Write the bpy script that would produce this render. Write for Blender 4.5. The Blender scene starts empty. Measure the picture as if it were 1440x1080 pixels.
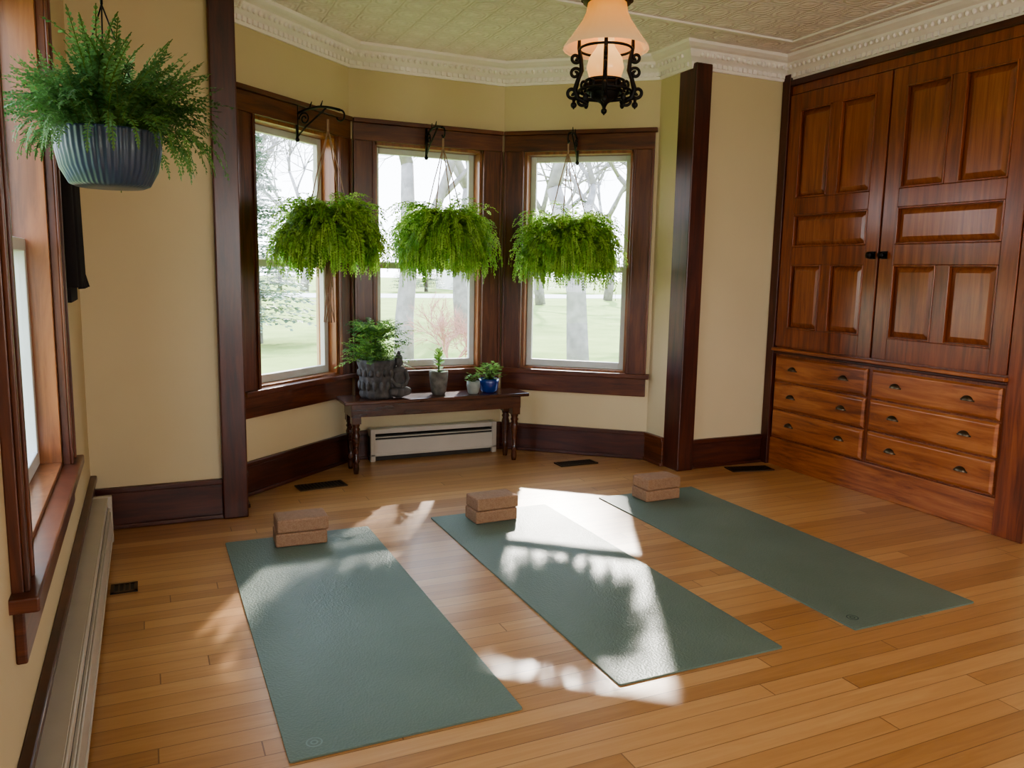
import bpy, bmesh, math, random
from mathutils import Matrix, Vector
random.seed(7)
C=bpy.context.scene.collection
pi=math.pi
# ---------------------------------------------------------------- materials
def newmat(n):
    m=bpy.data.materials.new(n);m.use_nodes=True;nt=m.node_tree
    return m,nt,nt.nodes["Principled BSDF"]
def nd(nt,t,**k):
    x=nt.nodes.new(t)
    for a,b in k.items(): setattr(x,a,b)
    return x
def ramp(nt,cols,src):
    r=nd(nt,"ShaderNodeValToRGB");e=r.color_ramp.elements
    e[0].position,e[0].color=cols[0][0],(*cols[0][1],1)
    e[1].position,e[1].color=cols[-1][0],(*cols[-1][1],1)
    for p,c in cols[1:-1]:
        q=e.new(p);q.color=(*c,1)
    nt.links.new(src,r.inputs[0]);return r.outputs[0]
def coords(nt,scale=(1,1,1)):
    t=nd(nt,"ShaderNodeTexCoord");m=nd(nt,"ShaderNodeMapping");m.inputs["Scale"].default_value=scale
    nt.links.new(t.outputs["Object"],m.inputs[0]);return m.outputs[0]
def noise(nt,vec,scale,detail=4,rough=.5,dist=0):
    n=nd(nt,"ShaderNodeTexNoise");n.inputs["Scale"].default_value=scale;n.inputs["Detail"].default_value=detail
    n.inputs["Roughness"].default_value=rough;n.inputs["Distortion"].default_value=dist
    nt.links.new(vec,n.inputs["Vector"]);return n.outputs["Fac"]
def bump(nt,b,h,st,dist=.01):
    x=nd(nt,"ShaderNodeBump");x.inputs["Strength"].default_value=st;x.inputs["Distance"].default_value=dist
    nt.links.new(h,x.inputs["Height"]);nt.links.new(x.outputs[0],b.inputs["Normal"])
def math_(nt,op,a,b=None,c=None):
    m=nd(nt,"ShaderNodeMath",operation=op)
    for i,v in enumerate((a,b,c)):
        if v is None: continue
        if isinstance(v,(int,float)): m.inputs[i].default_value=v
        else: nt.links.new(v,m.inputs[i])
    return m.outputs[0]
def plain(n,c,rough=.5,metal=0,var=.12,ns=8,bst=0,coat=0,spec=.5):
    m,nt,b=newmat(n)
    v=coords(nt);f=noise(nt,v,ns)
    lo=tuple(x*(1-var) for x in c);hi=tuple(min(1,x*(1+var)) for x in c)
    nt.links.new(ramp(nt,[(.3,lo),(.7,hi)],f),b.inputs["Base Color"])
    b.inputs["Roughness"].default_value=rough;b.inputs["Metallic"].default_value=metal
    b.inputs["Coat Weight"].default_value=coat;b.inputs["Specular IOR Level"].default_value=spec
    if bst: bump(nt,b,noise(nt,v,ns*12,3),bst,.004)
    return m
def wood(n,dark,mid,light,scale=(14,14,1.2),rough=.35,coat=.25):
    m,nt,b=newmat(n)
    v=coords(nt,scale);f=noise(nt,v,2.2,6,.65,.6)
    v2=coords(nt,(1,1,1));g=noise(nt,v2,1.7,2)
    s=math_(nt,'ADD',math_(nt,'MULTIPLY',f,.7),math_(nt,'MULTIPLY',g,.3))
    nt.links.new(ramp(nt,[(.36,dark),(.5,mid),(.66,light)],s),b.inputs["Base Color"])
    b.inputs["Roughness"].default_value=rough;b.inputs["Coat Weight"].default_value=coat;b.inputs["Coat Roughness"].default_value=.2
    bump(nt,b,f,.12,.002)
    return m
M={}
M['trimV']=wood('dark_trim_wood',(.03,.006,.003),(.065,.013,.006),(.11,.026,.011))
M['trimH']=wood('dark_trim_wood_horizontal',(.028,.006,.003),(.058,.012,.006),(.10,.024,.011),scale=(1.5,1.5,16))
M['cas']=wood('window_casing_wood',(.045,.011,.005),(.10,.026,.010),(.18,.055,.02))
M['casH']=wood('window_casing_wood_h',(.045,.011,.005),(.105,.027,.010),(.18,.056,.02),scale=(1.5,1.5,16))
M['cabV']=wood('cabinet_wood',(.10,.022,.008),(.21,.052,.017),(.32,.095,.032),scale=(16,16,1),rough=.3,coat=.4)
M['cabP']=wood('cabinet_panel_wood',(.14,.034,.012),(.26,.074,.024),(.37,.125,.042),scale=(18,18,1),rough=.28,coat=.45)
M['cabH']=wood('cabinet_drawer_wood',(.15,.040,.013),(.33,.102,.030),(.47,.18,.058),scale=(6,1.2,14),rough=.3,coat=.4)
M['jamb']=wood('orange_jamb_wood',(.14,.045,.014),(.24,.085,.028),(.33,.13,.045))
M['bench']=wood('bench_wood',(.03,.008,.004),(.065,.018,.008),(.11,.034,.014),scale=(1.5,14,14),rough=.25,coat=.5)
M['wall']=plain('cream_wall_paint',(.60,.49,.31),.75,var=.03,ns=2,bst=.05)
M['heater']=plain('heater_enamel',(.50,.45,.38),.35,var=.04)
M['slot']=plain('heater_slot_dark',(.03,.025,.02),.6)
M['white']=plain('sash_paint',(.55,.57,.55),.4,var=.05)
M['iron']=plain('black_iron',(.012,.010,.010),.45,.6)
M['bronze']=plain('aged_bronze',(.10,.075,.05),.3,.85)
M['brass']=plain('dark_brass',(.09,.05,.02),.35,.9)
M['rope']=plain('jute_rope',(.35,.22,.16),.9)
M['basket']=plain('coir_basket',(.10,.06,.035),.95,var=.4,ns=40,bst=.6)
M['soil']=plain('soil',(.02,.014,.01),.95)
M['bluepot']=plain('blue_glaze',(.036,.058,.105),.35,var=.2,ns=5,coat=.2)
M['cobalt']=plain('cobalt_glaze',(.01,.04,.22),.15,coat=.6)
M['stone']=plain('carved_stone',(.085,.08,.078),.7,var=.5,ns=30,bst=.8)
M['greypot']=plain('mossy_grey_pot',(.14,.13,.11),.8,var=.4,ns=25,bst=.5)
M['palepot']=plain('pale_pot',(.3,.33,.3),.5,var=.2,ns=15)
M['fabric']=plain('black_fabric',(.012,.009,.012),.9)
M['bark']=plain('tree_bark',(.24,.22,.21),.95,var=.25,ns=6)
M['shrub']=plain('shrub_twigs',(.48,.26,.22),.95)
M['asph']=plain('road_asphalt',(.45,.45,.46),.9)
M['siding']=plain('house_siding',(.65,.63,.60),.8)
M['roof']=plain('house_roof',(.25,.23,.22),.9)
M['stemg']=plain('green_stem',(.08,.14,.02),.6)
M['glassdark']=plain('dark_pane',(.08,.10,.12),.1)
M['bud']=plain('dapple_quads',(.25,.22,.12),.9)  # for quads added in the unseen crown to dapple the sunlight
M['markl']=plain('mat_logo_pale_print',(.17,.23,.2),.5)
def cork():
    m,nt,b=newmat('cork')
    v=coords(nt);vo=nd(nt,"ShaderNodeTexVoronoi");vo.inputs["Scale"].default_value=300;nt.links.new(v,vo.inputs["Vector"])
    f=math_(nt,'ADD',math_(nt,'MULTIPLY',vo.outputs["Color"],.4),math_(nt,'MULTIPLY',noise(nt,v,60),.6))
    nt.links.new(ramp(nt,[(.2,(.23,.12,.065)),(.5,(.31,.175,.10)),(.8,(.38,.23,.14))],f),b.inputs["Base Color"])
    b.inputs["Roughness"].default_value=.85;return m
M['cork']=cork()
def matmat():
    m,nt,b=newmat('yoga_mat_rubber')
    v=coords(nt);f=noise(nt,v,3)
    nt.links.new(ramp(nt,[(.3,(.120,.165,.130)),(.7,(.142,.19,.153))],f),b.inputs["Base Color"])
    b.inputs["Roughness"].default_value=.45;b.inputs["Specular IOR Level"].default_value=.5
    vo=nd(nt,"ShaderNodeTexVoronoi");vo.inputs["Scale"].default_value=140;nt.links.new(v,vo.inputs["Vector"])
    bump(nt,b,vo.outputs["Distance"],.35,.003);return m
M['mat']=matmat()
M['mark']=plain('mat_logo_print',(.03,.06,.05),.5)
def leaf(n,lo,hi,tr=.45):
    m,nt,b=newmat(n);out=nt.nodes["Material Output"]
    v=coords(nt);f=noise(nt,v,14,3)
    c=ramp(nt,[(.35,lo),(.65,hi)],f)
    nt.links.new(c,b.inputs["Base Color"]);b.inputs["Roughness"].default_value=.5;b.inputs["Specular IOR Level"].default_value=.3
    t=nd(nt,"ShaderNodeBsdfTranslucent");nt.links.new(c,t.inputs[0])
    x=nd(nt,"ShaderNodeMixShader");x.inputs[0].default_value=tr
    nt.links.new(b.outputs[0],x.inputs[1]);nt.links.new(t.outputs[0],x.inputs[2]);nt.links.new(x.outputs[0],out.inputs[0]);return m
M['fern']=leaf('boston_fern_leaf',(.19,.40,.07),(.50,.70,.18),.5)
M['fernin']=leaf('asparagus_fern_leaf',(.05,.13,.04),(.15,.29,.09),.4)
M['succ']=leaf('houseplant_leaf',(.13,.28,.06),(.36,.56,.15),.35)
M['conifer']=leaf('conifer_needles',(.14,.20,.15),(.22,.29,.22),.2)
def floor_mat():
    m,nt,b=newmat('maple_floor_boards')
    t=nd(nt,"ShaderNodeTexCoord");s=nd(nt,"ShaderNodeSeparateXYZ");nt.links.new(t.outputs["Object"],s.inputs[0])
    W=.066
    yy=math_(nt,'DIVIDE',math_(nt,'ADD',s.outputs[1],10),W);row=math_(nt,'FLOOR',yy);fy=math_(nt,'FRACT',yy)
    wn=nd(nt,"ShaderNodeTexWhiteNoise",noise_dimensions='1D');nt.links.new(row,wn.inputs["W"])
    xx=math_(nt,'DIVIDE',math_(nt,'ADD',math_(nt,'ADD',s.outputs[0],20),math_(nt,'MULTIPLY',wn.outputs["Value"],7)),1.9)
    col=math_(nt,'FLOOR',xx);fx=math_(nt,'FRACT',xx)
    cb=nd(nt,"ShaderNodeCombineXYZ");nt.links.new(row,cb.inputs[0]);nt.links.new(col,cb.inputs[1])
    w2=nd(nt,"ShaderNodeTexWhiteNoise",noise_dimensions='2D');nt.links.new(cb.outputs[0],w2.inputs["Vector"])
    mp=nd(nt,"ShaderNodeMapping");mp.inputs["Scale"].default_value=(1.1,16,1);nt.links.new(t.outputs["Object"],mp.inputs[0])
    ad=nd(nt,"ShaderNodeVectorMath",operation='ADD');nt.links.new(mp.outputs[0],ad.inputs[0]);nt.links.new(w2.outputs["Color"],ad.inputs[1])
    g=noise(nt,ad.outputs[0],3,6,.6,.8)
    k=math_(nt,'ADD',math_(nt,'MULTIPLY',w2.outputs["Value"],.45),math_(nt,'MULTIPLY',g,.55))
    c=ramp(nt,[(.1,(.30,.135,.046)),(.4,(.43,.212,.076)),(.65,(.52,.275,.108)),(.9,(.61,.355,.155))],k)
    e1=math_(nt,'LESS_THAN',fy,.04);e2=math_(nt,'LESS_THAN',fx,.002)
    e=math_(nt,'MAXIMUM',e1,e2)
    mx=nd(nt,"ShaderNodeMix",data_type='RGBA');nt.links.new(math_(nt,'MULTIPLY',e,.65),mx.inputs[0]);nt.links.new(c,mx.inputs[6]);mx.inputs[7].default_value=(.08,.03,.01,1)
    nt.links.new(mx.outputs[2],b.inputs["Base Color"])
    b.inputs["Roughness"].default_value=.36;b.inputs["Coat Weight"].default_value=.4;b.inputs["Coat Roughness"].default_value=.26
    bump(nt,b,math_(nt,'SUBTRACT',math_(nt,'MULTIPLY',g,.25),e),.25,.002);return m
M['floor']=floor_mat()
def tin():
    m,nt,b=newmat('pressed_tin_ceiling')
    t=nd(nt,"ShaderNodeTexCoord");s=nd(nt,"ShaderNodeSeparateXYZ");nt.links.new(t.outputs["Object"],s.inputs[0])
    def wav(a,k): return math_(nt,'ABSOLUTE',math_(nt,'SINE',math_(nt,'MULTIPLY',a,k)))
    k=pi/.15
    p=math_(nt,'MULTIPLY',wav(s.outputs[0],k),wav(s.outputs[1],k))
    q=math_(nt,'MULTIPLY',wav(s.outputs[0],k*4),wav(s.outputs[1],k*4))
    h=math_(nt,'ADD',math_(nt,'POWER',p,.5),math_(nt,'MULTIPLY',math_(nt,'SINE',math_(nt,'MULTIPLY',p,14)),.35))
    h=math_(nt,'ADD',h,math_(nt,'MULTIPLY',q,.3))
    nt.links.new(ramp(nt,[(0,(.83,.73,.72)),(1,(.96,.86,.85))],math_(nt,'MULTIPLY',h,.6)),b.inputs["Base Color"])
    b.inputs["Roughness"].default_value=.5;bump(nt,b,h,.9,.009);return m
M['tin']=tin()
M['crown']=plain('crown_paint',(.88,.80,.78),.5,var=.04)
def glow(n,c1,c2,st,z0,z1,base):
    m,nt,b=newmat(n)
    t=nd(nt,"ShaderNodeTexCoord");s=nd(nt,"ShaderNodeSeparateXYZ");nt.links.new(t.outputs["Object"],s.inputs[0])
    f=nd(nt,"ShaderNodeMapRange");f.inputs[1].default_value=z0;f.inputs[2].default_value=z1;nt.links.new(s.outputs[2],f.inputs[0])
    c=ramp(nt,[(0,c1),(1,c2)],f.outputs[0])
    b.inputs["Base Color"].default_value=(*base,1);nt.links.new(c,b.inputs["Emission Color"]);b.inputs["Emission Strength"].default_value=st
    b.inputs["Roughness"].default_value=.2;return m
M['shade']=glow('opal_glass_shade',(.55,.34,.18),(1,.36,.06),.7,1.98,2.12,(.40,.25,.13))
M['globe']=glow('lit_lamp_glass',(1,.38,.10),(1,.62,.25),1.1,1.86,1.98,(.3,.2,.1))
def glassm():
    m,nt,b=newmat('window_glass');out=nt.nodes["Material Output"]
    t=nd(nt,"ShaderNodeBsdfTransparent");g=nd(nt,"ShaderNodeBsdfGlossy");g.inputs["Roughness"].default_value=.02
    x=nd(nt,"ShaderNodeMixShader");x.inputs[0].default_value=.04
    nt.links.new(t.outputs[0],x.inputs[1]);nt.links.new(g.outputs[0],x.inputs[2]);nt.links.new(x.outputs[0],out.inputs[0]);return m
M['glass']=glassm()
def lawnm():
    m,nt,b=newmat('lawn_grass')
    f=noise(nt,coords(nt),.6,8,.7)
    nt.links.new(ramp(nt,[(.3,(.17,.235,.065)),(.6,(.25,.32,.10)),(.8,(.35,.36,.19))],f),b.inputs["Base Color"]);b.inputs["Roughness"].default_value=.95;b.inputs["Specular IOR Level"].default_value=.1;return m
M['lawn']=lawnm()
# ---------------------------------------------------------------- mesh builder
class MB:
    def __init__(s,name,T=None):
        s.n=name;s.v=[];s.f=[];s.mi=[];s.sm=[];s.mats=[];s.T=T or Matrix.Identity(4)
    def m(s,k):
        if k not in s.mats:s.mats.append(k)
        return s.mats.index(k)
    def add(s,vs,fs,mat,smooth=False,T=None):
        o=len(s.v);TT=s.T@T if T is not None else s.T
        s.v+=[tuple(TT@Vector(p)) for p in vs];i=s.m(mat)
        for f in fs: s.f.append([o+q for q in f]);s.mi.append(i);s.sm.append(smooth)
    def box(s,a,b,mat,T=None):
        x0,y0,z0=a;x1,y1,z1=b
        s.add([(x0,y0,z0),(x1,y0,z0),(x1,y1,z0),(x0,y1,z0),(x0,y0,z1),(x1,y0,z1),(x1,y1,z1),(x0,y1,z1)],
          [(0,3,2,1),(4,5,6,7),(0,1,5,4),(1,2,6,5),(2,3,7,6),(3,0,4,7)],mat,False,T)
    def lathe(s,prof,mat,c=(0,0,0),seg=32,T=None,rib=0,nr=0,smooth=True,twist=0):
        vs=[];fs=[]
        for j,(r,z) in enumerate(prof):
            for i in range(seg):
                a=2*pi*i/seg;rr=r*(1+rib*math.cos(nr*a+twist*z)) if r>0 else 0
                vs.append((c[0]+rr*math.cos(a),c[1]+rr*math.sin(a),c[2]+z))
        for j in range(len(prof)-1):
            for i in range(seg):
                k=(i+1)%seg;fs.append((j*seg+i,j*seg+k,(j+1)*seg+k,(j+1)*seg+i))
        s.add(vs,fs,mat,smooth,T)
    def sphere(s,c,r,mat,seg=16,rings=10,T=None):
        r=(r,r,r) if isinstance(r,(int,float)) else r
        vs=[];fs=[]
        for j in range(rings+1):
            t=pi*j/rings
            for i in range(seg):
                a=2*pi*i/seg;vs.append((c[0]+r[0]*math.sin(t)*math.cos(a),c[1]+r[1]*math.sin(t)*math.sin(a),c[2]+r[2]*math.cos(t)))
        for j in range(rings):
            for i in range(seg):
                k=(i+1)%seg;fs.append((j*seg+i,(j+1)*seg+i,(j+1)*seg+k,j*seg+k))
        s.add(vs,fs,mat,True,T)
    def tube(s,pts,r,mat,seg=8,T=None,closed=False):
        pts=[Vector(p) for p in pts];n=len(pts);vs=[];fs=[];up=None
        rs=r if isinstance(r,(list,tuple)) else [r]*n
        for i,p in enumerate(pts):
            if closed: t=pts[(i+1)%n]-pts[i-1]
            else: t=pts[min(i+1,n-1)]-pts[max(i-1,0)]
            if t.length<1e-9:t=Vector((0,0,1))
            t.normalize()
            if up is None:
                up=Vector((0,0,1)) if abs(t.z)<.9 else Vector((1,0,0))
            u=(up-t*up.dot(t));u.normalize();w=t.cross(u);up=u
            for k in range(seg):
                a=2*pi*k/seg;vs.append(p+(u*math.cos(a)+w*math.sin(a))*rs[i])
        for i in range(n if closed else n-1):
            j=(i+1)%n
            for k in range(seg):
                l=(k+1)%seg;fs.append((i*seg+k,i*seg+l,j*seg+l,j*seg+k))
        if not closed:
            fs.append(tuple(range(seg))[::-1]);fs.append(tuple((n-1)*seg+k for k in range(seg)))
        s.add(vs,fs,mat,True,T)
    def frustum(s,a,b,ins,y0,y1,mat):
        (s0,z0),(s1,z1)=a,b
        s.add([(s0,y0,z0),(s1,y0,z0),(s1,y0,z1),(s0,y0,z1),(s0+ins,y1,z0+ins),(s1-ins,y1,z0+ins),(s1-ins,y1,z1-ins),(s0+ins,y1,z1-ins)],
          [(4,5,6,7),(0,1,5,4),(1,2,6,5),(2,3,7,6),(3,0,4,7)],mat)
    def obj(s,parent=None,bevel=0,fix=True,loc=None):
        me=bpy.data.meshes.new(s.n);me.from_pydata(s.v,[],s.f)
        for k in s.mats: me.materials.append(M[k])
        me.polygons.foreach_set("material_index",s.mi);me.polygons.foreach_set("use_smooth",s.sm)
        if fix:
            bm=bmesh.new();bm.from_mesh(me);bmesh.ops.recalc_face_normals(bm,faces=bm.faces);bm.to_mesh(me);bm.free()
        ob=bpy.data.objects.new(s.n,me);C.objects.link(ob)
        if bevel:
            b=ob.modifiers.new("bevel","BEVEL");b.width=bevel;b.segments=2;b.limit_method='ANGLE'
        if parent: ob.parent=parent
        if loc: ob.location=loc
        return ob
def empty(n,loc=(0,0,0)):
    e=bpy.data.objects.new(n,None);C.objects.link(e);e.location=loc;e.empty_display_size=.1;return e
def frame(a,b):
    d=Vector((b[0]-a[0],b[1]-a[1],0));L=d.length;d/=L;n=Vector((d.y,-d.x,0))
    T=Matrix(((d.x,n.x,0,a[0]),(d.y,n.y,0,a[1]),(0,0,1,0),(0,0,0,1)));return T,L
# ---------------------------------------------------------------- dimensions
CZ=2.46;XL=-.255;YB=3.9;XR=3.58;YR=-2.6
OL=.40;OR=2.88;BY=4.2
PL,PA,PB,PR=(OL,BY),(1.13,4.83),(2.13,4.83),(OR,BY)
b=MB('floor');b.box((XL-.2,YR-.2,-.12),(4.1,4.93,0),'floor');b.obj(fix=False)
b=MB('ceiling');b.box((XL-.2,YR-.2,CZ),(4.1,5.1,CZ+.1),'tin')
b.box((3.28,-2.5,CZ-.012),(3.31,3.55,CZ),'crown');b.box((-.1,3.55,CZ-.012),(3.31,3.58,CZ),'crown');b.box((3.40,-2.5,CZ-.008),(3.415,3.7,CZ),'crown')
b.obj(bevel=.004)
# ---------------------------------------------------------------- walls
def wall(name,a,b_,opens=(),ext=.0,z1=CZ,th=.16):
    T,L=frame(a,b_);w=MB(name,T);s=-ext
    for (s0,s1,z0,zt) in opens:
        w.box((s,-th,0),(s0,0,z1),'wall');w.box((s0,-th,0),(s1,0,z0),'wall');w.box((s0,-th,zt),(s1,0,z1),'wall');s=s1
    w.box((s,-th,0),(L+ext,0,z1),'wall');return w.obj()
OZ0,OZ1=.55,1.93
wall('wall_bay_left',PL,PA,[(.15,.84,OZ0,OZ1)],.06)
wall('wall_bay_center',PA,PB,[(.15,.85,OZ0,OZ1)],.06)
wall('wall_bay_right',PB,PR,[(.14,.83,OZ0,OZ1)],.06)
LW0,LW1=1.80,2.78
wall('wall_left',(XL,YR),(XL,YB),[(1.2,2.3,.56,1.98),(LW0-YR,LW1-YR,.56,1.98)])
wall('wall_back_left',(XL-.16,YB),(OL,YB),th=.31)
wall('wall_back_right',(OR,YB),(4.1,YB),th=.31)
wall('wall_right',(XR,2.2),(XR,YR))
wall('wall_right_alcove',(4.0,YB),(4.0,2.0),th=.1)
wall('wall_rear',(XR+.16,YR),(XL-.16,YR),[(.7,1.6,.5,2.1),(2.2,3.1,.5,2.1)])
# ---------------------------------------------------------------- windows
def window(i,a,b_,s0,s1,z0,z1,cl,cr,capl=.03,capr=.03):
    T,L=frame(a,b_);e=empty('window_%d'%i)
    w=MB('casing',T);c0=s0-cl;c1=s1+cr
    w.box((c0,0,z0-.02),(s0,.022,z1),'cas');w.box((s1,0,z0-.02),(c1,.022,z1),'cas')
    w.box((c0,0,z1),(c1,.024,z1+.10),'casH');w.box((c0-capl*.4,0,z1+.10),(c1+capr*.4,.04,z1+.125),'casH')
    w.box((s0-.018,.022,z0),(s0,.03,z1),'cas');w.box((s1,.022,z0),(s1+.018,.03,z1),'cas')
    w.box((c0,.022,z0),(c0+.016,.032,z1),'cas');w.box((c1-.016,.022,z0),(c1,.032,z1),'cas')
    w.obj(e,.003)
    w=MB('sill_and_apron',T)
    w.box((c0-capl*.7,-.05,z0-.03),(c1+capr*.7,.05,z0),'casH');w.box((c0,0,z0-.145),(c1,.02,z0-.03),'casH')
    w.obj(e,.004)
    w=MB('jambs',T);d=-.13
    w.box((s0-.001,d,z0),(s0+.018,0,z1),'jamb');w.box((s1-.018,d,z0),(s1+.001,0,z1),'jamb')
    w.box((s0,d,z1-.018),(s1,0,z1+.001),'jamb');w.box((s0,d-.03,z0-.01),(s1,0,z0+.012),'jamb')
    w.obj(e,.002)
    zm=(z0+z1)/2-.04
    for nm,(za,zb),dd in(('sash_lower',(z0+.012,zm+.02),-.075),('sash_upper',(zm-.02,z1-.018),-.11)):
        w=MB(nm,T);f=.036;a0,a1=s0+.018,s1-.018
        w.box((a0,dd-.016,za),(a0+f,dd+.016,zb),'white');w.box((a1-f,dd-.016,za),(a1,dd+.016,zb),'white')
        w.box((a0+f,dd-.016,za),(a1-f,dd+.016,za+f+.008),'white');w.box((a0+f,dd-.016,zb-f),(a1-f,dd+.016,zb),'white')
        w.obj(e,.003)
        w=MB(nm+'_glass',T);w.box((a0+f,dd-.002,za+f),(a1-f,dd+.002,zb-f),'glass');w.obj(e)
    w=MB('sash_lock',T);w.box(((s0+s1)/2-.03,-.07,zm+.02),((s0+s1)/2+.03,-.05,zm+.035),'bronze');w.obj(e)
    return e
window(1,PL,PA,.15,.84,OZ0,OZ1,.13,.11,capl=0,capr=0)
window(2,PA,PB,.15,.85,OZ0,OZ1,.13,.13,capl=0,capr=0)
window(3,PB,PR,.14,.83,OZ0,OZ1,.13,.13,capl=0)
window(4,(XL,YR),(XL,YB),LW0-YR,LW1-YR,.56,1.98,.10,.10,capl=.05,capr=.05)
window(5,(XL,YR),(XL,YB),1.2,2.3,.56,1.98,.10,.10)  # this and the rear windows are unseen, put in to admit fill light
window(6,(XR+.16,YR),(XL-.16,YR),.7,1.6,.5,2.1,.1,.1)
window(7,(XR+.16,YR),(XL-.16,YR),2.2,3.1,.5,2.1,.1,.1)
# ---------------------------------------------------------------- baseboards, posts
def basebd(n,a,b_,s0=0,s1=None,h=.18,mat='trimH'):
    T,L=frame(a,b_);s1=L if s1 is None else s1
    w=MB(n,T);w.box((s0,0,0),(s1,.018,h-.025),mat);w.box((s0,0,h-.025),(s1,.026,h),mat);w.box((s0,.018,0),(s1,.03,.02),mat);w.obj(bevel=.004)
basebd('baseboard_bay_left',PL,PA);basebd('baseboard_bay_center',PA,PB);basebd('baseboard_bay_right',PB,PR)
basebd('baseboard_return_right',PR,(OR,YB+.1),mat='casH');basebd('baseboard_return_left',(OL,YB+.1),PL)
basebd('baseboard_back_left',(XL,YB),(.295,YB),h=.19);basebd('baseboard_back_right',(3.0,YB),(3.54,YB),h=.18)
basebd('baseboard_left',(XL,YR),(XL,YB),h=.25)
for i,(x0,x1) in enumerate(((.293,.405),(2.875,2.99))):
    w=MB('trim_%d'%(i+1))
    w.box((x0,YB-.045,0),(x1,YB+.11,2.365),'trimV')
    w.obj(bevel=.006)
# ---------------------------------------------------------------- crown moulding
def crown():
    path=[(XL,YR),(XL,YB),(OL,YB),PL,PA,PB,PR,(OR,YB),(XR,YB),(XR,YR)]
    prof=[(0,2.335),(.014,2.335),(.018,2.352),(.022,2.372),(.03,2.378),(.05,2.392),(.066,2.412),(.072,2.425),(.095,2.432),(.118,2.445),(.122,2.46)]
    w=MB('trim_3');P=[Vector((x,y)) for x,y in path];rows=[]
    def nrm(a,b):
        d=(b-a).normalized();return Vector((d.y,-d.x))
    for i,p in enumerate(P):
        if i==0:m=nrm(P[0],P[1])
        elif i==len(P)-1:m=nrm(P[-2],P[-1])
        else:
            n1=nrm(P[i-1],p);n2=nrm(p,P[i+1]);m=(n1+n2)/(1+n1.dot(n2))
        rows.append([(p.x+m.x*o,p.y+m.y*o,z) for o,z in prof])
    k=len(prof);vs=[q for r in rows for q in r]
    w.add(vs,[(i*k+j,(i+1)*k+j,(i+1)*k+j+1,i*k+j+1) for i in range(len(P)-1) for j in range(k-1)],'crown')
    for i in range(len(P)-1):
        T,L=frame(P[i],P[i+1]);n=int(L/.036)
        for j in range(n):
            s=(j+.5)*L/n
            w.box((s-.011,.015,2.350),(s+.011,.030,2.373),'crown',T)
            w.sphere((s,.062,2.402),(.012,.012,.014),'crown',6,5,T)
    w.obj(fix=False)
crown()
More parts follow.
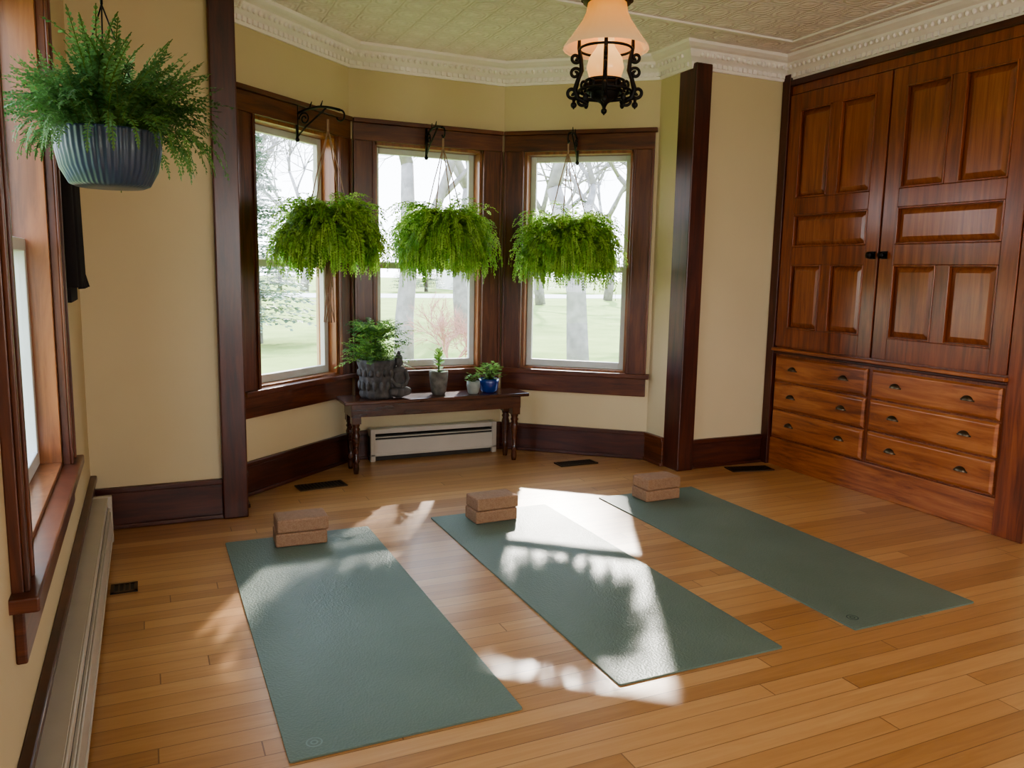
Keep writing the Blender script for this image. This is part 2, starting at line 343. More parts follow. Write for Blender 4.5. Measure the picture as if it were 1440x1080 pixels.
# ---------------------------------------------------------------- built-in cabinet
def cabinet():
    e=empty('built_in_cabinet')
    T,L=frame((XR,3.895),(XR,2.1))
    S=lambda y:3.895-y
    w=MB('carcass',T)
    w.box((0,-.38,0),(S(2.2),-.03,2.37),'cabV')
    w.box((0,-.03,0),(S(3.835),.035,2.37),'trimV')
    w.box((S(2.345),-.03,0),(S(2.2),.02,2.37),'cabV')
    w.box((S(3.835),-.03,2.25),(S(2.345),.012,2.37),'cabV')
    w.box((0,-.03,2.30),(S(2.2),.03,2.335),'trimH')
    w.box((S(3.835),-.03,0),(S(2.345),.015,.172),'cabH')
    w.box((S(3.835),-.03,.172),(S(2.345),.006,.76),'cabV')
    w.box((S(3.112),-.03,.74),(S(3.102),.006,2.25),'trimV')
    w.obj(e,.003)
    w=MB('counter_ledge',T);w.box((S(3.835),-.02,.722),(S(2.34),.05,.742),'cabH');w.box((S(3.835),-.02,.705),(S(2.34),.03,.722),'trimH');w.obj(e,.005)
    for nm,y0,y1 in(('door_left',3.832,3.113),('door_right',3.101,2.35)):
        a,c=S(y0),S(y1);w=MB(nm,T);st=.088
        w.box((a,-.02,.75),(c,.004,2.245),'cabV')
        for q in((a,a+st),(c-st,c)): w.box((q[0],.004,.75),(q[1],.024,2.245),'cabV')
        for z in((.75,.865),(1.25,1.355),(1.545,1.64),(2.15,2.245)): w.box((a+st,.004,z[0]),(c-st,.024,z[1]),'cabV')
        mid=(a+c)/2
        for z in((.865,1.25),(1.64,2.15)):
            w.box((mid-.035,.004,z[0]),(mid+.035,.024,z[1]),'cabV')
        rects=[((a+st,.865),(mid-.035,1.25)),((mid+.035,.865),(c-st,1.25)),((a+st,1.355),(c-st,1.545)),((a+st,1.64),(mid-.035,2.15)),((mid+.035,1.64),(c-st,2.15))]
        for r0,r1 in rects:
            g=.011
            w.frustum((r0[0]+g,r0[1]+g),(r1[0]-g,r1[1]-g),.028,.005,.019,'cabP')
            for q in(((r0[0],r0[1]),(r1[0],r0[1]+.009)),((r0[0],r1[1]-.009),(r1[0],r1[1])),((r0[0],r0[1]),(r0[0]+.009,r1[1])),((r1[0]-.009,r0[1]),(r1[0],r1[1]))):
                w.box((q[0][0],.004,q[0][1]),(q[1][0],.028,q[1][1]),'cabV')
        w.obj(e,.003)
        ks=S(3.145) if nm=='door_left' else S(3.068)
        k=MB('knob',T);k.box((ks-.018,.024,1.28),(ks+.018,.029,1.32),'iron')
        Tk=T@Matrix.Translation((ks,.03,1.30))@Matrix.Rotation(-pi/2,4,'X')
        k.T=Tk;k.lathe([(.0,0),(.008,0),(.008,.014),(.018,.02),(.018,.03),(.0,.034)],'iron',seg=16);k.obj(e)
    for ci,(y0,y1) in enumerate(((3.82,3.122),(3.09,2.362))):
        for r,(z0,z1) in enumerate(((.185,.35),(.362,.525),(.537,.69))):
            a,c=S(y0),S(y1);w=MB('drawer',T)
            w.box((a,0,z0),(c,.018,z1),'cabH');w.frustum((a,z0),(c,z1),.012,.018,.028,'cabH');w.obj(e,.003)
            for fr in(.22,.78):
                ps=a+(c-a)*fr;zc=(z0+z1)/2+.005
                p=MB('cup_pull',T);vs=[];fs=[];A=10;Bn=5
                for j in range(Bn+1):
                    ph=(pi/2)*j/Bn
                    for i in range(A+1):
                        th=pi*i/A
                        vs.append((ps+.030*math.cos(th)*math.cos(ph)**.6,.028+.020*math.sin(ph)+.002,zc-.008+.024*math.sin(th)*math.cos(ph)))
                for j in range(Bn):
                    for i in range(A): fs.append((j*(A+1)+i,j*(A+1)+i+1,(j+1)*(A+1)+i+1,(j+1)*(A+1)+i))
                p.add(vs,fs,'bronze',True);p.box((ps-.036,.026,zc-.012),(ps+.036,.031,zc-.004),'bronze');p.obj(e)
cabinet()
# ---------------------------------------------------------------- baseboard heaters
def heater(T,L):
    w=MB('baseboard_heater',T);d=.075;h=.2
    w.box((0,0,.02),(L,.01,h),'heater')
    w.box((0,d-.008,.045),(L,d,.135),'heater')
    w.box((0,.0,h-.008),(L,d-.015,h),'heater')
    w.box((0,d-.018,h-.03),(L,d-.01,h),'heater')
    w.box((0,.01,.03),(L,d-.012,.16),'slot')
    w.box((0,d-.03,.145),(L,d-.004,.152),'heater')
    w.box((0,.01,.0),(L,d-.02,.03),'slot')
    w.box((0,d-.012,.032),(L,d+.004,.047),'heater')
    for s in(0,L-.03): w.box((s,0,0),(s+.03,d+.004,h+.003),'heater')
    n=int(L/2.2)
    for i in range(1,n): w.box((i*L/n-.012,.0,.03),(i*L/n+.012,d+.002,h+.001),'heater')
    return w.obj(bevel=.003)
T,L=frame((XL+.030,YR+.1),(XL+.030,3.72));T=T@Matrix.Translation((0,-.02,0));heater(T,L)
T,L=frame((1.22,4.796),(2.06,4.796));heater(T,L)
# ---------------------------------------------------------------- yoga mats & blocks
def ymat(x0,x1,y0,y1,logo=None,lm='mark'):
    e=MB('yoga_mat');cx,cy=(x0+x1)/2,(y0+y1)/2;hx,hy=(x1-x0)/2,(y1-y0)/2;r=.006;o=[]
    for sx,sy,a0 in((1,1,0),(-1,1,90),(-1,-1,180),(1,-1,270)):
        for k in range(4):
            a=math.radians(a0+30*k);o.append((sx*(hx-r)+r*math.cos(a),sy*(hy-r)+r*math.sin(a)))
    n=len(o);e.add([(x,y,.0005) for x,y in o]+[(x,y,.006) for x,y in o],[tuple(range(n))[::-1],tuple(range(n,2*n))]+[(i,(i+1)%n,n+(i+1)%n,n+i) for i in range(n)],'mat')
    if logo:
        lx,ly=logo;k=24
        for ra,rb in((.017,.021),(.006,.010)):
            e.add([(lx+ra*math.cos(2*pi*i/k),ly+ra*math.sin(2*pi*i/k),.0066) for i in range(k)]+[(lx+rb*math.cos(2*pi*i/k),ly+rb*math.sin(2*pi*i/k),.0066) for i in range(k)],[(i,(i+1)%k,k+(i+1)%k,k+i) for i in range(k)],lm)
    e.obj(fix=False,loc=(cx,cy,0))
ymat(.268,.888,1.825,3.50,(-.24,-.78),'markl');ymat(1.2,1.812,1.83,3.52);ymat(2.135,2.735,1.835,3.53,(-.235,-.775))
def block(cx,cy,z,rot,w=.215,d=.135,h=.058):
    b=MB('yoga_block');b.box((-w/2,-d/2,0),(w/2,d/2,h),'cork');o=b.obj(bevel=.007,loc=(cx,cy,z));o.rotation_euler[2]=rot
for cx,cy,r in((.567,3.41,-.05),(1.465,3.405,.03),(2.42,3.42,.02)):
    block(cx,cy,.0065,r);block(cx+.006,cy+.004,.0655,r+random.uniform(.02,.05))
# ---------------------------------------------------------------- bench
def bench():
    x0,x1,y0,y1=.995,2.15,4.42,4.665
    e=empty('wooden_bench')
    w=MB('seat');w.box((x0,y0,.41),(x1,y1,.432),'bench');w.obj(e,.006)
    w=MB('apron');a=.05
    for y in(y0+.03,y1-.045): w.box((x0+a,y,.335),(x1-a,y+.018,.41),'bench')
    for x in(x0+.045,x1-.063): w.box((x,y0+.03,.335),(x+.018,y1-.03,.41),'bench')
    w.obj(e,.003)
    prof=[(0,0),(.014,0),(.018,.03),(.015,.06),(.022,.075),(.015,.09),(.018,.15),(.024,.2),(.026,.23),(.019,.25),(.026,.262),(.019,.275),(.024,.285),(.024,.3)]
    for x in(x0+.075,x1-.075):
        for y in(y0+.055,y1-.055):
            l=MB('leg');l.lathe(prof,'bench',(x,y,0),20);l.box((x-.026,y-.026,.295),(x+.026,y+.026,.41),'bench');l.obj(e)
bench()
# ---------------------------------------------------------------- foliage
def frond(w,base,az,e0,e1,L,lw,mat,n=20,twist=0,pw=1.0,dens=.42,ruf=.4):
    p=Vector(base);N=n;seg=L/N;pts=[];dirs=[];azs=[];az2=az
    for i in range(N+1):
        t=i/N;e=e0+(e1-e0)*t**pw;az2+=twist/N
        d=Vector((math.cos(az2)*math.cos(e),math.sin(az2)*math.cos(e),math.sin(e)))
        pts.append(p.copy());dirs.append(d);azs.append(az2);p=p+d*seg
    vs=[];fs=[]
    for i in range(1,N+1):
        t=i/N;d=dirs[i];side=Vector((-math.sin(azs[i]),math.cos(azs[i]),0))
        l=lw*(math.sin(pi*min(1,t*.92+.08))**.6)*random.uniform(.8,1.15)
        nu=side.cross(d)
        for sg in(-1,1):
            q=side*sg*.9+d*.35+nu*random.uniform(-ruf-.05,ruf-.05);q.normalize()
            b0=pts[i];hw=seg*dens
            o=len(vs);vs+=[b0-d*hw*.4,b0+q*l*.45+d*hw,b0+q*l-Vector((0,0,l*.15)),b0+q*l*.45-d*hw]
            fs.append((o,o+1,o+2,o+3))
    w.add(vs,fs,mat)
    side=Vector((-math.sin(az),math.cos(az),0))*.0012
    vs=[];fs=[]
    for i,q in enumerate(pts): vs+=[q-side,q+side]
    for i in range(N): fs.append((2*i,2*i+1,2*i+3,2*i+2))
    w.add(vs,fs,'stemg')
def spiral(c,r0,r1,a0,a1,n=20,plane=(Vector((1,0,0)),Vector((0,0,1)))):
    return [Vector(c)+(plane[0]*math.cos(a0+(a1-a0)*i/n)+plane[1]*math.sin(a0+(a1-a0)*i/n))*(r0+(r1-r0)*i/n) for i in range(n+1)]
def reach(e0,e1,pw): return sum(math.cos(e0+(e1-e0)*(k/20)**pw) for k in range(20))/20
def hanging_fern(c,R,hook,wn,nf=480,tass=False,rope='iron'):
    e=empty('hanging_fern',c)
    w=MB('basket');w.lathe([(0,-.13),(.07,-.125),(.11,-.08),(.135,0),(.14,.02),(.13,.02),(.125,0),(0,.0)],'basket',seg=28);w.obj(e)
    w=MB('fronds')
    for i in range(nf):
        az=random.uniform(0,2*pi);u=random.random()
        if u<.34: e0=random.uniform(1.1,1.5);tgt=R*random.uniform(.2,.75);e1=random.uniform(-1.3,-.3);mx=R*1.05
        elif u<.68: e0=random.uniform(.6,1.15);tgt=R*random.uniform(.65,1.0);e1=random.uniform(-1.4,-.6);mx=R*1.45
        else: e0=random.uniform(-.1,.6);tgt=R*random.uniform(.65,1.02);e1=random.uniform(-1.75,-1.0);mx=R*1.5
        pw=random.uniform(.8,1.4)
        q=.08*random.random()
        L=min((tgt-q)/max(.25,reach(e0,e1,pw)),mx)
        if L<.1: continue
        frond(w,(q*math.cos(az),q*math.sin(az),.01),az+random.uniform(-.3,.3),e0,e1,L,random.uniform(.022,.032),'fern',n=int(L/.015)+3,twist=random.uniform(-.9,.9),pw=pw,dens=.52,ruf=.8)
    # inner skirt hanging around the basket, rounding off the underside
    for i in range(int(nf*.75)):
        az=random.uniform(0,2*pi);q=random.uniform(.05,.13)
        frond(w,(q*math.cos(az),q*math.sin(az),random.uniform(-.02,.01)),az,random.uniform(-.2,.7),-1.7,R*random.uniform(.65,1.05),random.uniform(.022,.03),'fern',n=22,pw=random.uniform(.35,.9),dens=.52,ruf=.8,twist=random.uniform(-.7,.7))
    w.obj(e,fix=False)
    hk=Vector(hook)-Vector(c)
    w=MB('hanger_cords')
    for k in range(4):
        a=pi/4+k*pi/2;w.tube([(.135*math.cos(a),.135*math.sin(a),.01),(.06*math.cos(a)+hk.x*.5,.06*math.sin(a)+hk.y*.5,hk.z*.55),(hk.x,hk.y,hk.z-.05)],.0032,rope,5)
    w.tube([(hk.x,hk.y,hk.z-.06),(hk.x,hk.y,hk.z)],.006,rope,6)
    if tass:
        for k in range(7):
            a=k*.9;w.tube([(.01*math.cos(a),.01*math.sin(a),-.12),(.02*math.cos(a),.02*math.sin(a),-.3),(.025*math.cos(a*1.7),.02*math.sin(a),-.50)],.0035,rope,5)
    w.obj(e)
    n=Vector((wn[0],wn[1],0));up=Vector((0,0,1));wallp=Vector((wn[2],wn[3],hook[2]+.06))-Vector(c)
    w=MB('iron_bracket');d=(Vector((hook[0],hook[1],0))-Vector((wn[2],wn[3],0))).length
    w.tube([wallp+up*.05,wallp-up*.13],.008,'iron',8)
    w.sphere(wallp+up*.055,.013,'iron');w.sphere(wallp-up*.135,.012,'iron')
    top=[wallp+n*(d*t)+up*(.025*math.sin(pi*t)) for t in [i/10 for i in range(11)]]
    w.tube(top,.007,'iron',8)
    endp=wallp+n*d
    w.tube(spiral(endp-up*.03,.03,.022,pi/2,-pi*.9,14,(n,up)),.005,'iron',6)
    w.tube(spiral(wallp+n*.05-up*.03,.035,.008,pi,-2*pi,24,(n,up)),.0045,'iron',6)
    w.tube([wallp-up*.12,wallp+n*.06-up*.07,wallp+n*d*.7+up*.02],.005,'iron',6)
    for t in(.3,.55): w.tube([wallp+n*d*t+up*.02,wallp+n*(d*t+.015)+up*.055],[.006,.002],'iron',6)
    w.obj(e)
hanging_fern((.880,4.24,1.395),.325,(.885,4.24,1.93),(.65,-.76,.775,4.50),tass=True,rope='rope')
hanging_fern((1.60,4.48,1.405),.35,(1.60,4.50,1.93),(0,-1,1.60,4.805),rope='rope')
hanging_fern((2.30,4.25,1.385),.365,(2.31,4.30,1.93),(-.64,-.76,2.49,4.51),rope='rope')
def pot_fern():
    c=(-.062,2.1,1.355);e=empty('hanging_fern',c)
    w=MB('ribbed_pot');w.lathe([(0,0),(.07,0),(.084,.006),(.102,.04),(.110,.08),(.113,.118),(.115,.124),(.108,.125),(.104,.112),(0,.11)],'bluepot',seg=240,rib=.012,nr=48,twist=8);w.lathe([(0,.112),(.104,.112)],'soil',seg=24);w.obj(e)
    w=MB('fronds')
    for i in range(420):
        az=random.uniform(0,2*pi);e0=random.uniform(.8,1.55);L=random.uniform(.14,.31)
        e1=random.uniform(-1.0,.9)
        if math.cos(az)<-.3: L=min(L,.20)
        elif math.cos(az)>.3: L=min(L,.24)
        q=random.uniform(0,.09)
        frond(w,(q*math.cos(az),q*math.sin(az),.11),az+random.uniform(-.3,.3),e0,e1,L,random.uniform(.011,.017),'fernin',n=26,twist=random.uniform(-.8,.8),dens=.45,ruf=.7)
    for i in range(60):
        az=random.uniform(0,2*pi);L=random.uniform(.16,.24)
        frond(w,(.09*math.cos(az),.09*math.sin(az),.12),az,random.uniform(.3,.9),-1.6,L if math.cos(az)>-.3 else .14,.013,'fernin',n=24,ruf=.7)
    w.obj(e,fix=False)
    w=MB('hanger_wires')
    for k in range(3):
        a=.5+k*2*pi/3;w.tube([(.11*math.cos(a),.11*math.sin(a),.12),(0,0,.40)],.0018,'iron',5)
    w.tube([(0,0,.40),(0,0,CZ-1.355)],.003,'iron',6);w.obj(e)
pot_fern()
def hanging():
    e=empty('wall_hanging',(XL,3.2,1.3))
    w=MB('cloth')
    for k in range(9):
        y=-.14+k*.03;w.tube([(.03+.008*(k%2),y,.3),(.035+.01*(k%2),y,-.2)],.019,'fabric',8)
    w.box((.0,-.16,.28),(.065,.14,.31),'trimH')
    for y in(-.1,.0,.12):
        w.tube([(.055,y,-.16),(.06,y,-.205)],[.006,.012],'fabric',8)
    w.box((.0,-.15,-.25),(.03,.13,-.2),'fabric')
    w.obj(e)
hanging()
# ---------------------------------------------------------------- plants on bench
BZ=.4325
def benchplants():
    c=(1.215,4.545,BZ);e=empty('potted_fern',c)
    w=MB('carved_pot');w.lathe([(0,0),(.09,0),(.102,.02),(.096,.05),(.100,.12),(.105,.18),(.114,.2),(.114,.225),(.10,.225),(.095,.2),(0,.2)],'stone',seg=96,rib=.03,nr=16);
    for k in range(16):
        a=2*pi*k/16
        w.sphere((.100*math.cos(a),.100*math.sin(a),.075),(.014,.014,.03),'stone',8,6);w.sphere((.104*math.cos(a+.2),.104*math.sin(a+.2),.15),(.013,.013,.022),'stone',8,6)
    w.obj(e)
    w=MB('fronds')
    for i in range(200):
        az=random.uniform(0,2*pi);e0=random.uniform(.2,1.5);L=random.uniform(.11,.21)
        zb=.2+random.choice((0,.06,.13,.18));L2=min(L,.17) if math.sin(az)>.2 else L
        frond(w,(.02*math.cos(az)-.01,.02*math.sin(az),zb),az,e0,random.uniform(-.7,.2),L2*1.15 if zb<.35 else L2*.9,.026,'fernin' if i%2 else 'succ',n=16,dens=.45,ruf=.6)
    for i in range(5): w.tube([(0.01*i-.02,0,.2),(.01*i-.03,.01,.41)],.003,'stemg',5)
    w.obj(e,fix=False)
    w=MB('buddha_figure')
    w.sphere((0,0,.03),(.055,.045,.03),'stone');w.sphere((-.035,-.02,.03),(.035,.025,.02),'stone');w.sphere((.035,-.02,.03),(.035,.025,.02),'stone')
    w.sphere((0,.005,.085),(.036,.026,.05),'stone');w.sphere((0,.003,.12),(.042,.022,.018),'stone')
    for s in(-1,1): w.tube([(s*.038,0,.12),(s*.05,-.008,.085),(s*.03,-.035,.06),(0,-.045,.055)],[.013,.012,.010,.009],'stone',8)
    w.tube([(0,0,.12),(0,0,.14)],.012,'stone');w.sphere((0,-.002,.16),(.021,.022,.027),'stone');w.sphere((0,.002,.172),(.022,.022,.02),'stone');w.sphere((0,.002,.194),(.010,.010,.011),'stone')
    w.sphere((0,-.024,.158),(.004,.005,.006),'stone',8,6)
    for s in(-1,1): w.sphere((s*.021,0,.154),(.004,.005,.012),'stone',8,6)
    o=w.obj(e,loc=(.115,-.06,0));o.scale=(1.0,1.0,1.35)
    e=empty('potted_succulent',(1.595,4.54,BZ))
    w=MB('pot');w.lathe([(0,0),(.038,0),(.048,.03),(.056,.10),(.058,.14),(.05,.14),(.048,.12),(0,.12)],'greypot',seg=24,rib=.02,nr=7);w.obj(e)
    w=MB('leaves')
    for i in range(22):
        az=i*2.4;z=.13+.006*i;L=.062-.001*i;el=.2+.04*i
        d=Vector((math.cos(az)*math.cos(el),math.sin(az)*math.cos(el),math.sin(el)));s=Vector((-math.sin(az),math.cos(az),0))*.02
        p=Vector((0,0,z));w.add([p,p+d*L*.6+s,p+d*L,p+d*L*.6-s],[(0,1,2,3)],'succ',True)
    w.tube([(0,0,.12),(0,0,.26)],.005,'stemg',6);w.obj(e,fix=False)
    def leafy(n,R,h,n_,mat,sz):
        w=MB(n)
        for i in range(n_):
            az=random.uniform(0,2*pi);el=random.uniform(.2,1.4);L=random.uniform(.4,1)
            p=Vector((math.cos(az)*math.cos(el)*R*L,math.sin(az)*math.cos(el)*R*L,h+math.sin(el)*R*L*1.1))
            d=Vector((math.cos(az),math.sin(az),random.uniform(-.3,.6)));s=Vector((-math.sin(az),math.cos(az),random.uniform(-.3,.3)))
            w.add([p,p+d*sz*.5+s*sz*.4,p+d*sz,p+d*sz*.5-s*sz*.4],[(0,1,2,3)],mat,True)
            if i%3==0: w.tube([(0,0,h-.01),tuple(p)],.0014,'stemg',4)
        return w
    e=empty('potted_plant',(1.805,4.50,BZ))
    w=MB('pot');w.lathe([(0,0),(.026,0),(.034,.01),(.042,.05),(.04,.078),(.034,.078),(.034,.066),(0,.066)],'palepot',seg=24);w.obj(e)
    leafy('leaves',.055,.07,50,'succ',.024).obj(e,fix=False)
    e=empty('potted_plant',(1.925,4.54,BZ))
    w=MB('pot');w.lathe([(0,0),(.045,0),(.055,.015),(.062,.06),(.064,.085),(.055,.085),(.053,.07),(0,.07)],'cobalt',seg=28);w.obj(e)
    leafy('leaves',.10,.08,150,'succ',.03).obj(e,fix=False)
benchplants()
# ---------------------------------------------------------------- pendant lamp
def lamp():
    cx,cy=1.61,2.72;e=empty('pendant_lamp',(cx,cy,.025))
    w=MB('glass_shade');w.lathe([(.160,1.985),(.159,1.992),(.142,2.015),(.116,2.05),(.092,2.085),(.078,2.115),(.072,2.15),(.068,2.15),(.074,2.112),(.088,2.083),(.111,2.048),(.137,2.013),(.152,1.992)],'shade',seg=64,rib=.008,nr=24);w.obj(e)
    w=MB('glass_globe');w.lathe([(0,1.86),(.03,1.865),(.06,1.885),(.07,1.92),(.062,1.955),(.04,1.985),(.032,2.0),(.03,2.03)],'globe',seg=32);w.obj(e)
    w=MB('smoke_crown');w.lathe([(.05,2.145),(.088,2.15),(.094,2.16),(.088,2.175),(.06,2.185),(.055,2.21),(.075,2.225),(.078,2.235),(.05,2.25),(.02,2.26),(0,2.26)],'brass',seg=40)
    for k in range(20):
        a=2*pi*k/20;w.sphere((.090*math.cos(a),.090*math.sin(a),2.163),.009,'brass',8,6)
    w.obj(e)
    w=MB('iron_frame');ring=lambda r,z,n=40:[(r*math.cos(2*pi*i/n),r*math.sin(2*pi*i/n),z) for i in range(n)]
    w.tube(ring(.098,1.985),.005,'iron',6,closed=True);w.tube(ring(.072,1.870),.006,'iron',6,closed=True);w.tube(ring(.062,1.835),.008,'iron',6,closed=True);w.tube(ring(.098,1.835),.005,'iron',6,closed=True)
    up=Vector((0,0,1))
    for k in range(4):
        a=pi/4+.25+k*pi/2;n=Vector((math.cos(a),math.sin(a),0));P=lambda r,z:n*r+up*z
        w.tube([P(.06,1.79),P(.10,1.81),P(.112,1.84),P(.10,1.88),P(.088,1.91),P(.092,1.95),P(.1,1.99),P(.1,2.03),P(.085,2.05)],[.008,.010,.010,.008,.008,.008,.007,.006,.004],'iron',8)
        w.tube(spiral(P(.122,1.83),.024,.005,-pi,1.6*pi,26,(n,up)),.0065,'iron',6)
        w.tube(spiral(P(.112,1.90),.022,.004,pi,-1.6*pi,26,(n,up)),.006,'iron',6)
        w.tube(spiral(P(.112,1.955),.02,.004,-pi,1.6*pi,24,(n,up)),.006,'iron',6)
        w.tube(spiral(P(.08,1.80),.02,.004,0,-2.2*pi,24,(n,up)),.006,'iron',6)
        w.sphere(P(.115,1.785),.012,'iron',10,8);w.tube([P(.115,1.81),P(.115,1.77)],[.008,.003],'iron',6)
        w.tube([P(0,1.80),P(.11,1.81)],.007,'iron',6)
        a2=a+pi/4;n2=Vector((math.cos(a2),math.sin(a2),0));s2=Vector((-math.sin(a2),math.cos(a2),0));Q=lambda r,z:n2*r+up*z
        w.tube(spiral(Q(.09,1.85)+s2*.02,.02,.004,-pi,1.5*pi,20,(s2,up)),.005,'iron',6)
        w.tube(spiral(Q(.09,1.85)-s2*.02,.02,.004,0,-2.5*pi,20,(s2,up)),.005,'iron',6)
        w.sphere(Q(.098,1.80),(.010,.010,.016),'iron',8,6)
    w.lathe([(0,1.775),(.008,1.78),(.014,1.79),(.03,1.80),(.05,1.81),(.055,1.83),(.062,1.85),(.058,1.87),(.03,1.865),(0,1.86)],'iron',seg=24)
    for k in range(3):
        a=k*2*pi/3;P=[(.085*math.cos(a),.085*math.sin(a),2.165),(.05*math.cos(a),.05*math.sin(a),2.34),(0,0,2.38)];w.tube(P,.003,'brass',6)
    w.obj(e)
    w=MB('canopy');w.lathe([(0,2.365),(.03,2.37),(.055,2.395),(.065,2.43),(0,2.435)],'brass',seg=32);w.obj(e)
    l=bpy.data.lights.new('bulb','POINT');l.energy=1.5;l.color=(1,.5,.2);l.shadow_soft_size=.03;o=bpy.data.objects.new('bulb',l);C.objects.link(o);o.parent=e;o.location=(0,0,2.07)
lamp()
# ---------------------------------------------------------------- floor registers
def vent(cx,cy,w_,d_,rot=0):
    w=MB('floor_vent');w.box((-w_/2,-d_/2,0),(w_/2,d_/2,.003),'slot')
    for q in((-w_/2,-w_/2+.012),(w_/2-.012,w_/2)): w.box((q[0],-d_/2,.003),(q[1],d_/2,.006),'brass')
    for q in((-d_/2,-d_/2+.012),(d_/2-.012,d_/2)): w.box((-w_/2,q[0],.003),(w_/2,q[1],.006),'brass')
    n=int(w_/.018)
    for i in range(n): x=-w_/2+(i+.5)*w_/n;w.box((x-.003,-d_/2+.012,.003),(x+.003,d_/2-.012,.0055),'brass')
    o=w.obj(loc=(cx,cy,.0005));o.rotation_euler[2]=rot
vent(.83,4.28,.26,.12,.1);vent(2.40,4.25,.26,.1);vent(3.34,3.75,.28,.11,-.2);vent(-.115,3.13,.09,.09)  # the last one, by the heater, stands for a floor outlet box
# ---------------------------------------------------------------- exterior
GZ=-.7
w=MB('lawn');w.box((-60,5.3,GZ-.2),(90,160,GZ),'lawn');w.box((-60,-40,GZ-.25),(90,5.3,GZ-.02),'lawn');w.obj()
w=MB('street');w.box((-60,50,GZ),(90,58,GZ+.02),'asph');w.obj()
def tree(name,loc,h,r,depth,mat='bark',seed=1,spread=.55,kids=3,low=.35,dapplez=None,dapplex=-9,nb=3):
    rnd=random.Random(seed);rb=random.Random(seed+50);w=MB(name)
    def br(p,d,L,r,k):
        pts=[p];q=p;dd=d.copy();n=4
        for i in range(n):
            dd=(dd+Vector((rnd.uniform(-.12,.12),rnd.uniform(-.12,.12),rnd.uniform(-.03,.1)))).normalized();q=q+dd*L/n;pts.append(q)
        w.tube(pts,[r*(1-.4*i/n) for i in range(n+1)],mat,7 if k>=depth-1 else 4)
        if dapplez is not None and k<=1:  # small quads added on high twigs only to break up the sunlight
            for pp in pts:
                if pp.z<dapplez or pp.x<dapplex: continue
                for _ in range(nb):
                    c=pp+Vector((rb.uniform(-.15,.15),rb.uniform(-.15,.15),rb.uniform(-.15,.15)))
                    u=Vector((rb.uniform(-1,1),rb.uniform(-1,1),rb.uniform(-1,1))).normalized()*.045;v=u.orthogonal().normalized()*.03
                    w.add([c-u,c+v,c+u,c-v],[(0,1,2,3)],'bud')
        if k==0:return
        for c in range(kids+(1 if k<depth-1 else 0)):
            a=rnd.uniform(0,2*pi);sp=rnd.uniform(spread*.6,spread*1.5)
            u=dd.orthogonal().normalized();v=dd.cross(u)
            nd_=(dd*math.cos(sp)+(u*math.cos(a)+v*math.sin(a))*math.sin(sp)).normalized()
            st=pts[-1] if c<2 else pts[rnd.choice((2,3))]
            br(st,nd_,L*rnd.uniform(.62,.85),r*rnd.uniform(.45,.62),k-1)
    br(Vector((0,0,.01)),Vector((0,0,1)),h*low,r,depth)
    return w.obj(fix=False,loc=loc)
tree('bare_tree',(5.95,10.5,GZ),9,.19,5,seed=3,dapplez=6.1,dapplex=-.75,nb=3)  # added quads stay in the unseen crown, shading part of the sun patches
tree('bare_tree',(4.4,14.5,GZ),11,.2,5,seed=5,spread=.5)
t3=tree('bare_tree',(8.5,22,GZ),12,.25,5,seed=8)
for x,y,s in((12,30,1),(20,40,1.2),(5,44,1.3),(11,62,1.4),(28,46,1.3),(1.5,36,1),(17,24,1.)):
    o=bpy.data.objects.new('bare_tree',t3.data);C.objects.link(o);o.location=(x,y,GZ+.02);o.scale=(s,s,s);o.rotation_euler[2]=x
tree('shrub',(3.75,10.2,GZ),2.7,.03,5,'shrub',seed=2,spread=.6,kids=4,low=.2)
w=MB('evergreen_tree')
w.tube([(0,0,.01),(0,0,5)],[.15,.03],'bark')
for i in range(420):
    z=random.uniform(.5,5.2);az=random.uniform(0,2*pi);L=(5.6-z)*.36
    frond(w,(0,0,z),az,.1,-.3,L,.16,'conifer',n=9)
ev=w.obj(fix=False,loc=(2.4,20,GZ+.02))
for x,y,s in((19,62,.6),(21,63,.7),(24,62,.55),(27,64,.8),(9.5,64,.8),(14,66,.6),(34,62,.9)):
    o=bpy.data.objects.new('evergreen_tree',ev.data);C.objects.link(o);o.location=(x,y,GZ+.02);o.scale=(s*1.5,s*1.5,s);o.rotation_euler[2]=x
w=MB('neighbour_house');w.box((-4,-3,0),(4,3,3.2),'siding')
w.add([(-4.3,-3.3,3.2),(4.3,-3.3,3.2),(4.3,3.3,3.2),(-4.3,3.3,3.2),(-4.3,0,5.4),(4.3,0,5.4)],[(0,1,5,4),(2,3,4,5),(0,4,3),(1,2,5)],'roof')
for x in(-2.6,0,2.4): w.box((x-.4,-3.05,1),(x+.4,-2.98,2.3),'glassdark')
w.obj(loc=(30,72,GZ))
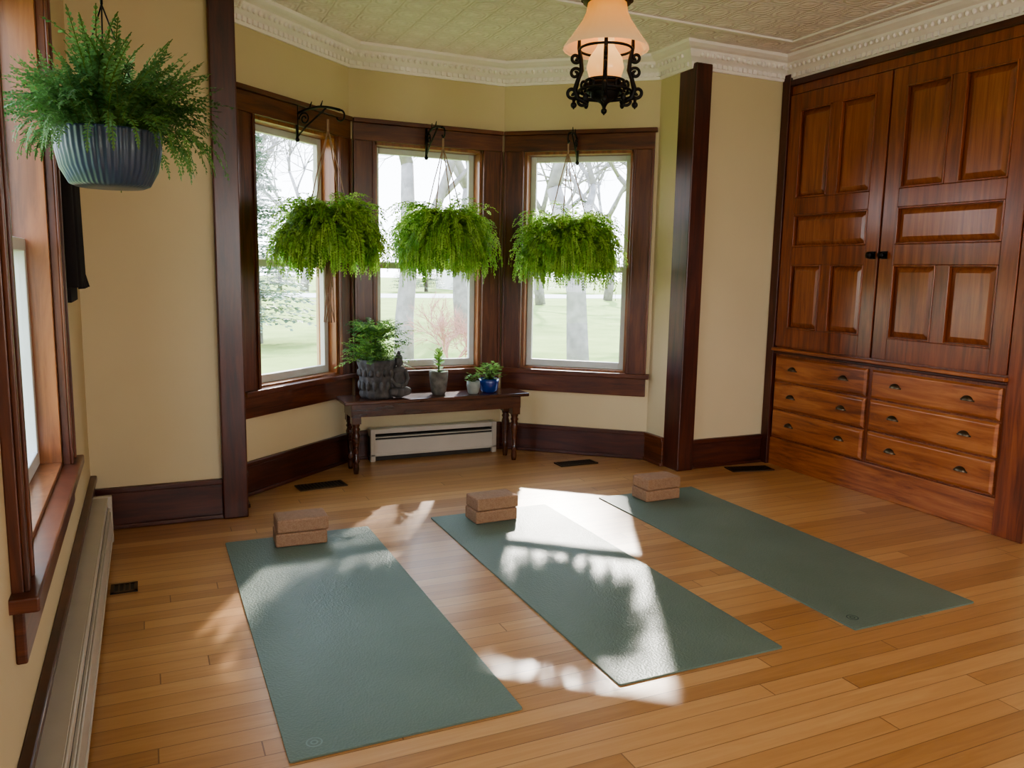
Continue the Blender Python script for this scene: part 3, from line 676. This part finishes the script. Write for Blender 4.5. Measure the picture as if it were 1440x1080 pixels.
# ---------------------------------------------------------------- lights
wd=bpy.data.worlds.new('sky');bpy.context.scene.world=wd;wd.use_nodes=True;nt=wd.node_tree;bg=nt.nodes['Background']
tc=nd(nt,"ShaderNodeTexCoord");sp=nd(nt,"ShaderNodeSeparateXYZ");nt.links.new(tc.outputs["Generated"],sp.inputs[0])
nt.links.new(ramp(nt,[(0,(.90,.94,1)),(.5,(.64,.79,1))],sp.outputs[2]),bg.inputs[0]);bg.inputs[1].default_value=8.0
sl=bpy.data.lights.new('sun','SUN');sl.energy=16;sl.angle=.02;sl.color=(1,.94,.85);so=bpy.data.objects.new('sun',sl);C.objects.link(so)
so.rotation_euler=Vector((-.41,-.75,-.52)).to_track_quat('-Z','Y').to_euler()
def area(n,loc,d,sx,sy,p,col=(1,.96,.90)):
    l=bpy.data.lights.new(n,'AREA');l.shape='RECTANGLE';l.size=sx;l.size_y=sy;l.energy=p;l.color=col
    o=bpy.data.objects.new(n,l);C.objects.link(o);o.location=loc;o.rotation_euler=Vector(d).to_track_quat('-Z','Y').to_euler()
area('rear_window_daylight',(2.6,YR-.25,1.3),(0,1,0),.9,1.5,30)  # added area light outside an unseen rear window, fills the room
area('rear_window_fill_b',(1.1,YR-.25,1.3),(0,1,0),.9,1.5,30)  # second added fill light, at the other unseen rear window
area('side_window_fill',(XL-.25,-.85,1.3),(1,0,0),1.1,1.4,62,(.95,.96,1))  # added fill light beyond the unseen left window behind the camera
# ---------------------------------------------------------------- camera
r0=Vector((.90979,-.41466,.01847)).normalized();r2=Vector((.41297,.89982,-.14064)).normalized()
r0=(r0-r2*r0.dot(r2)).normalized();up=r0.cross(r2)
cd=bpy.data.cameras.new('camera');cam=bpy.data.objects.new('camera',cd);C.objects.link(cam)
cam.matrix_world=Matrix(((r0.x,up.x,-r2.x,0),(r0.y,up.y,-r2.y,0),(r0.z,up.z,-r2.z,1.1838),(0,0,0,1)))
cd.sensor_width=36;cd.lens=1123.5/1440*36;cd.clip_start=.02;cd.clip_end=500
bpy.context.scene.camera=cam
try: bpy.context.scene.view_settings.look='AgX - Medium High Contrast'
except Exception as ex: print(ex)
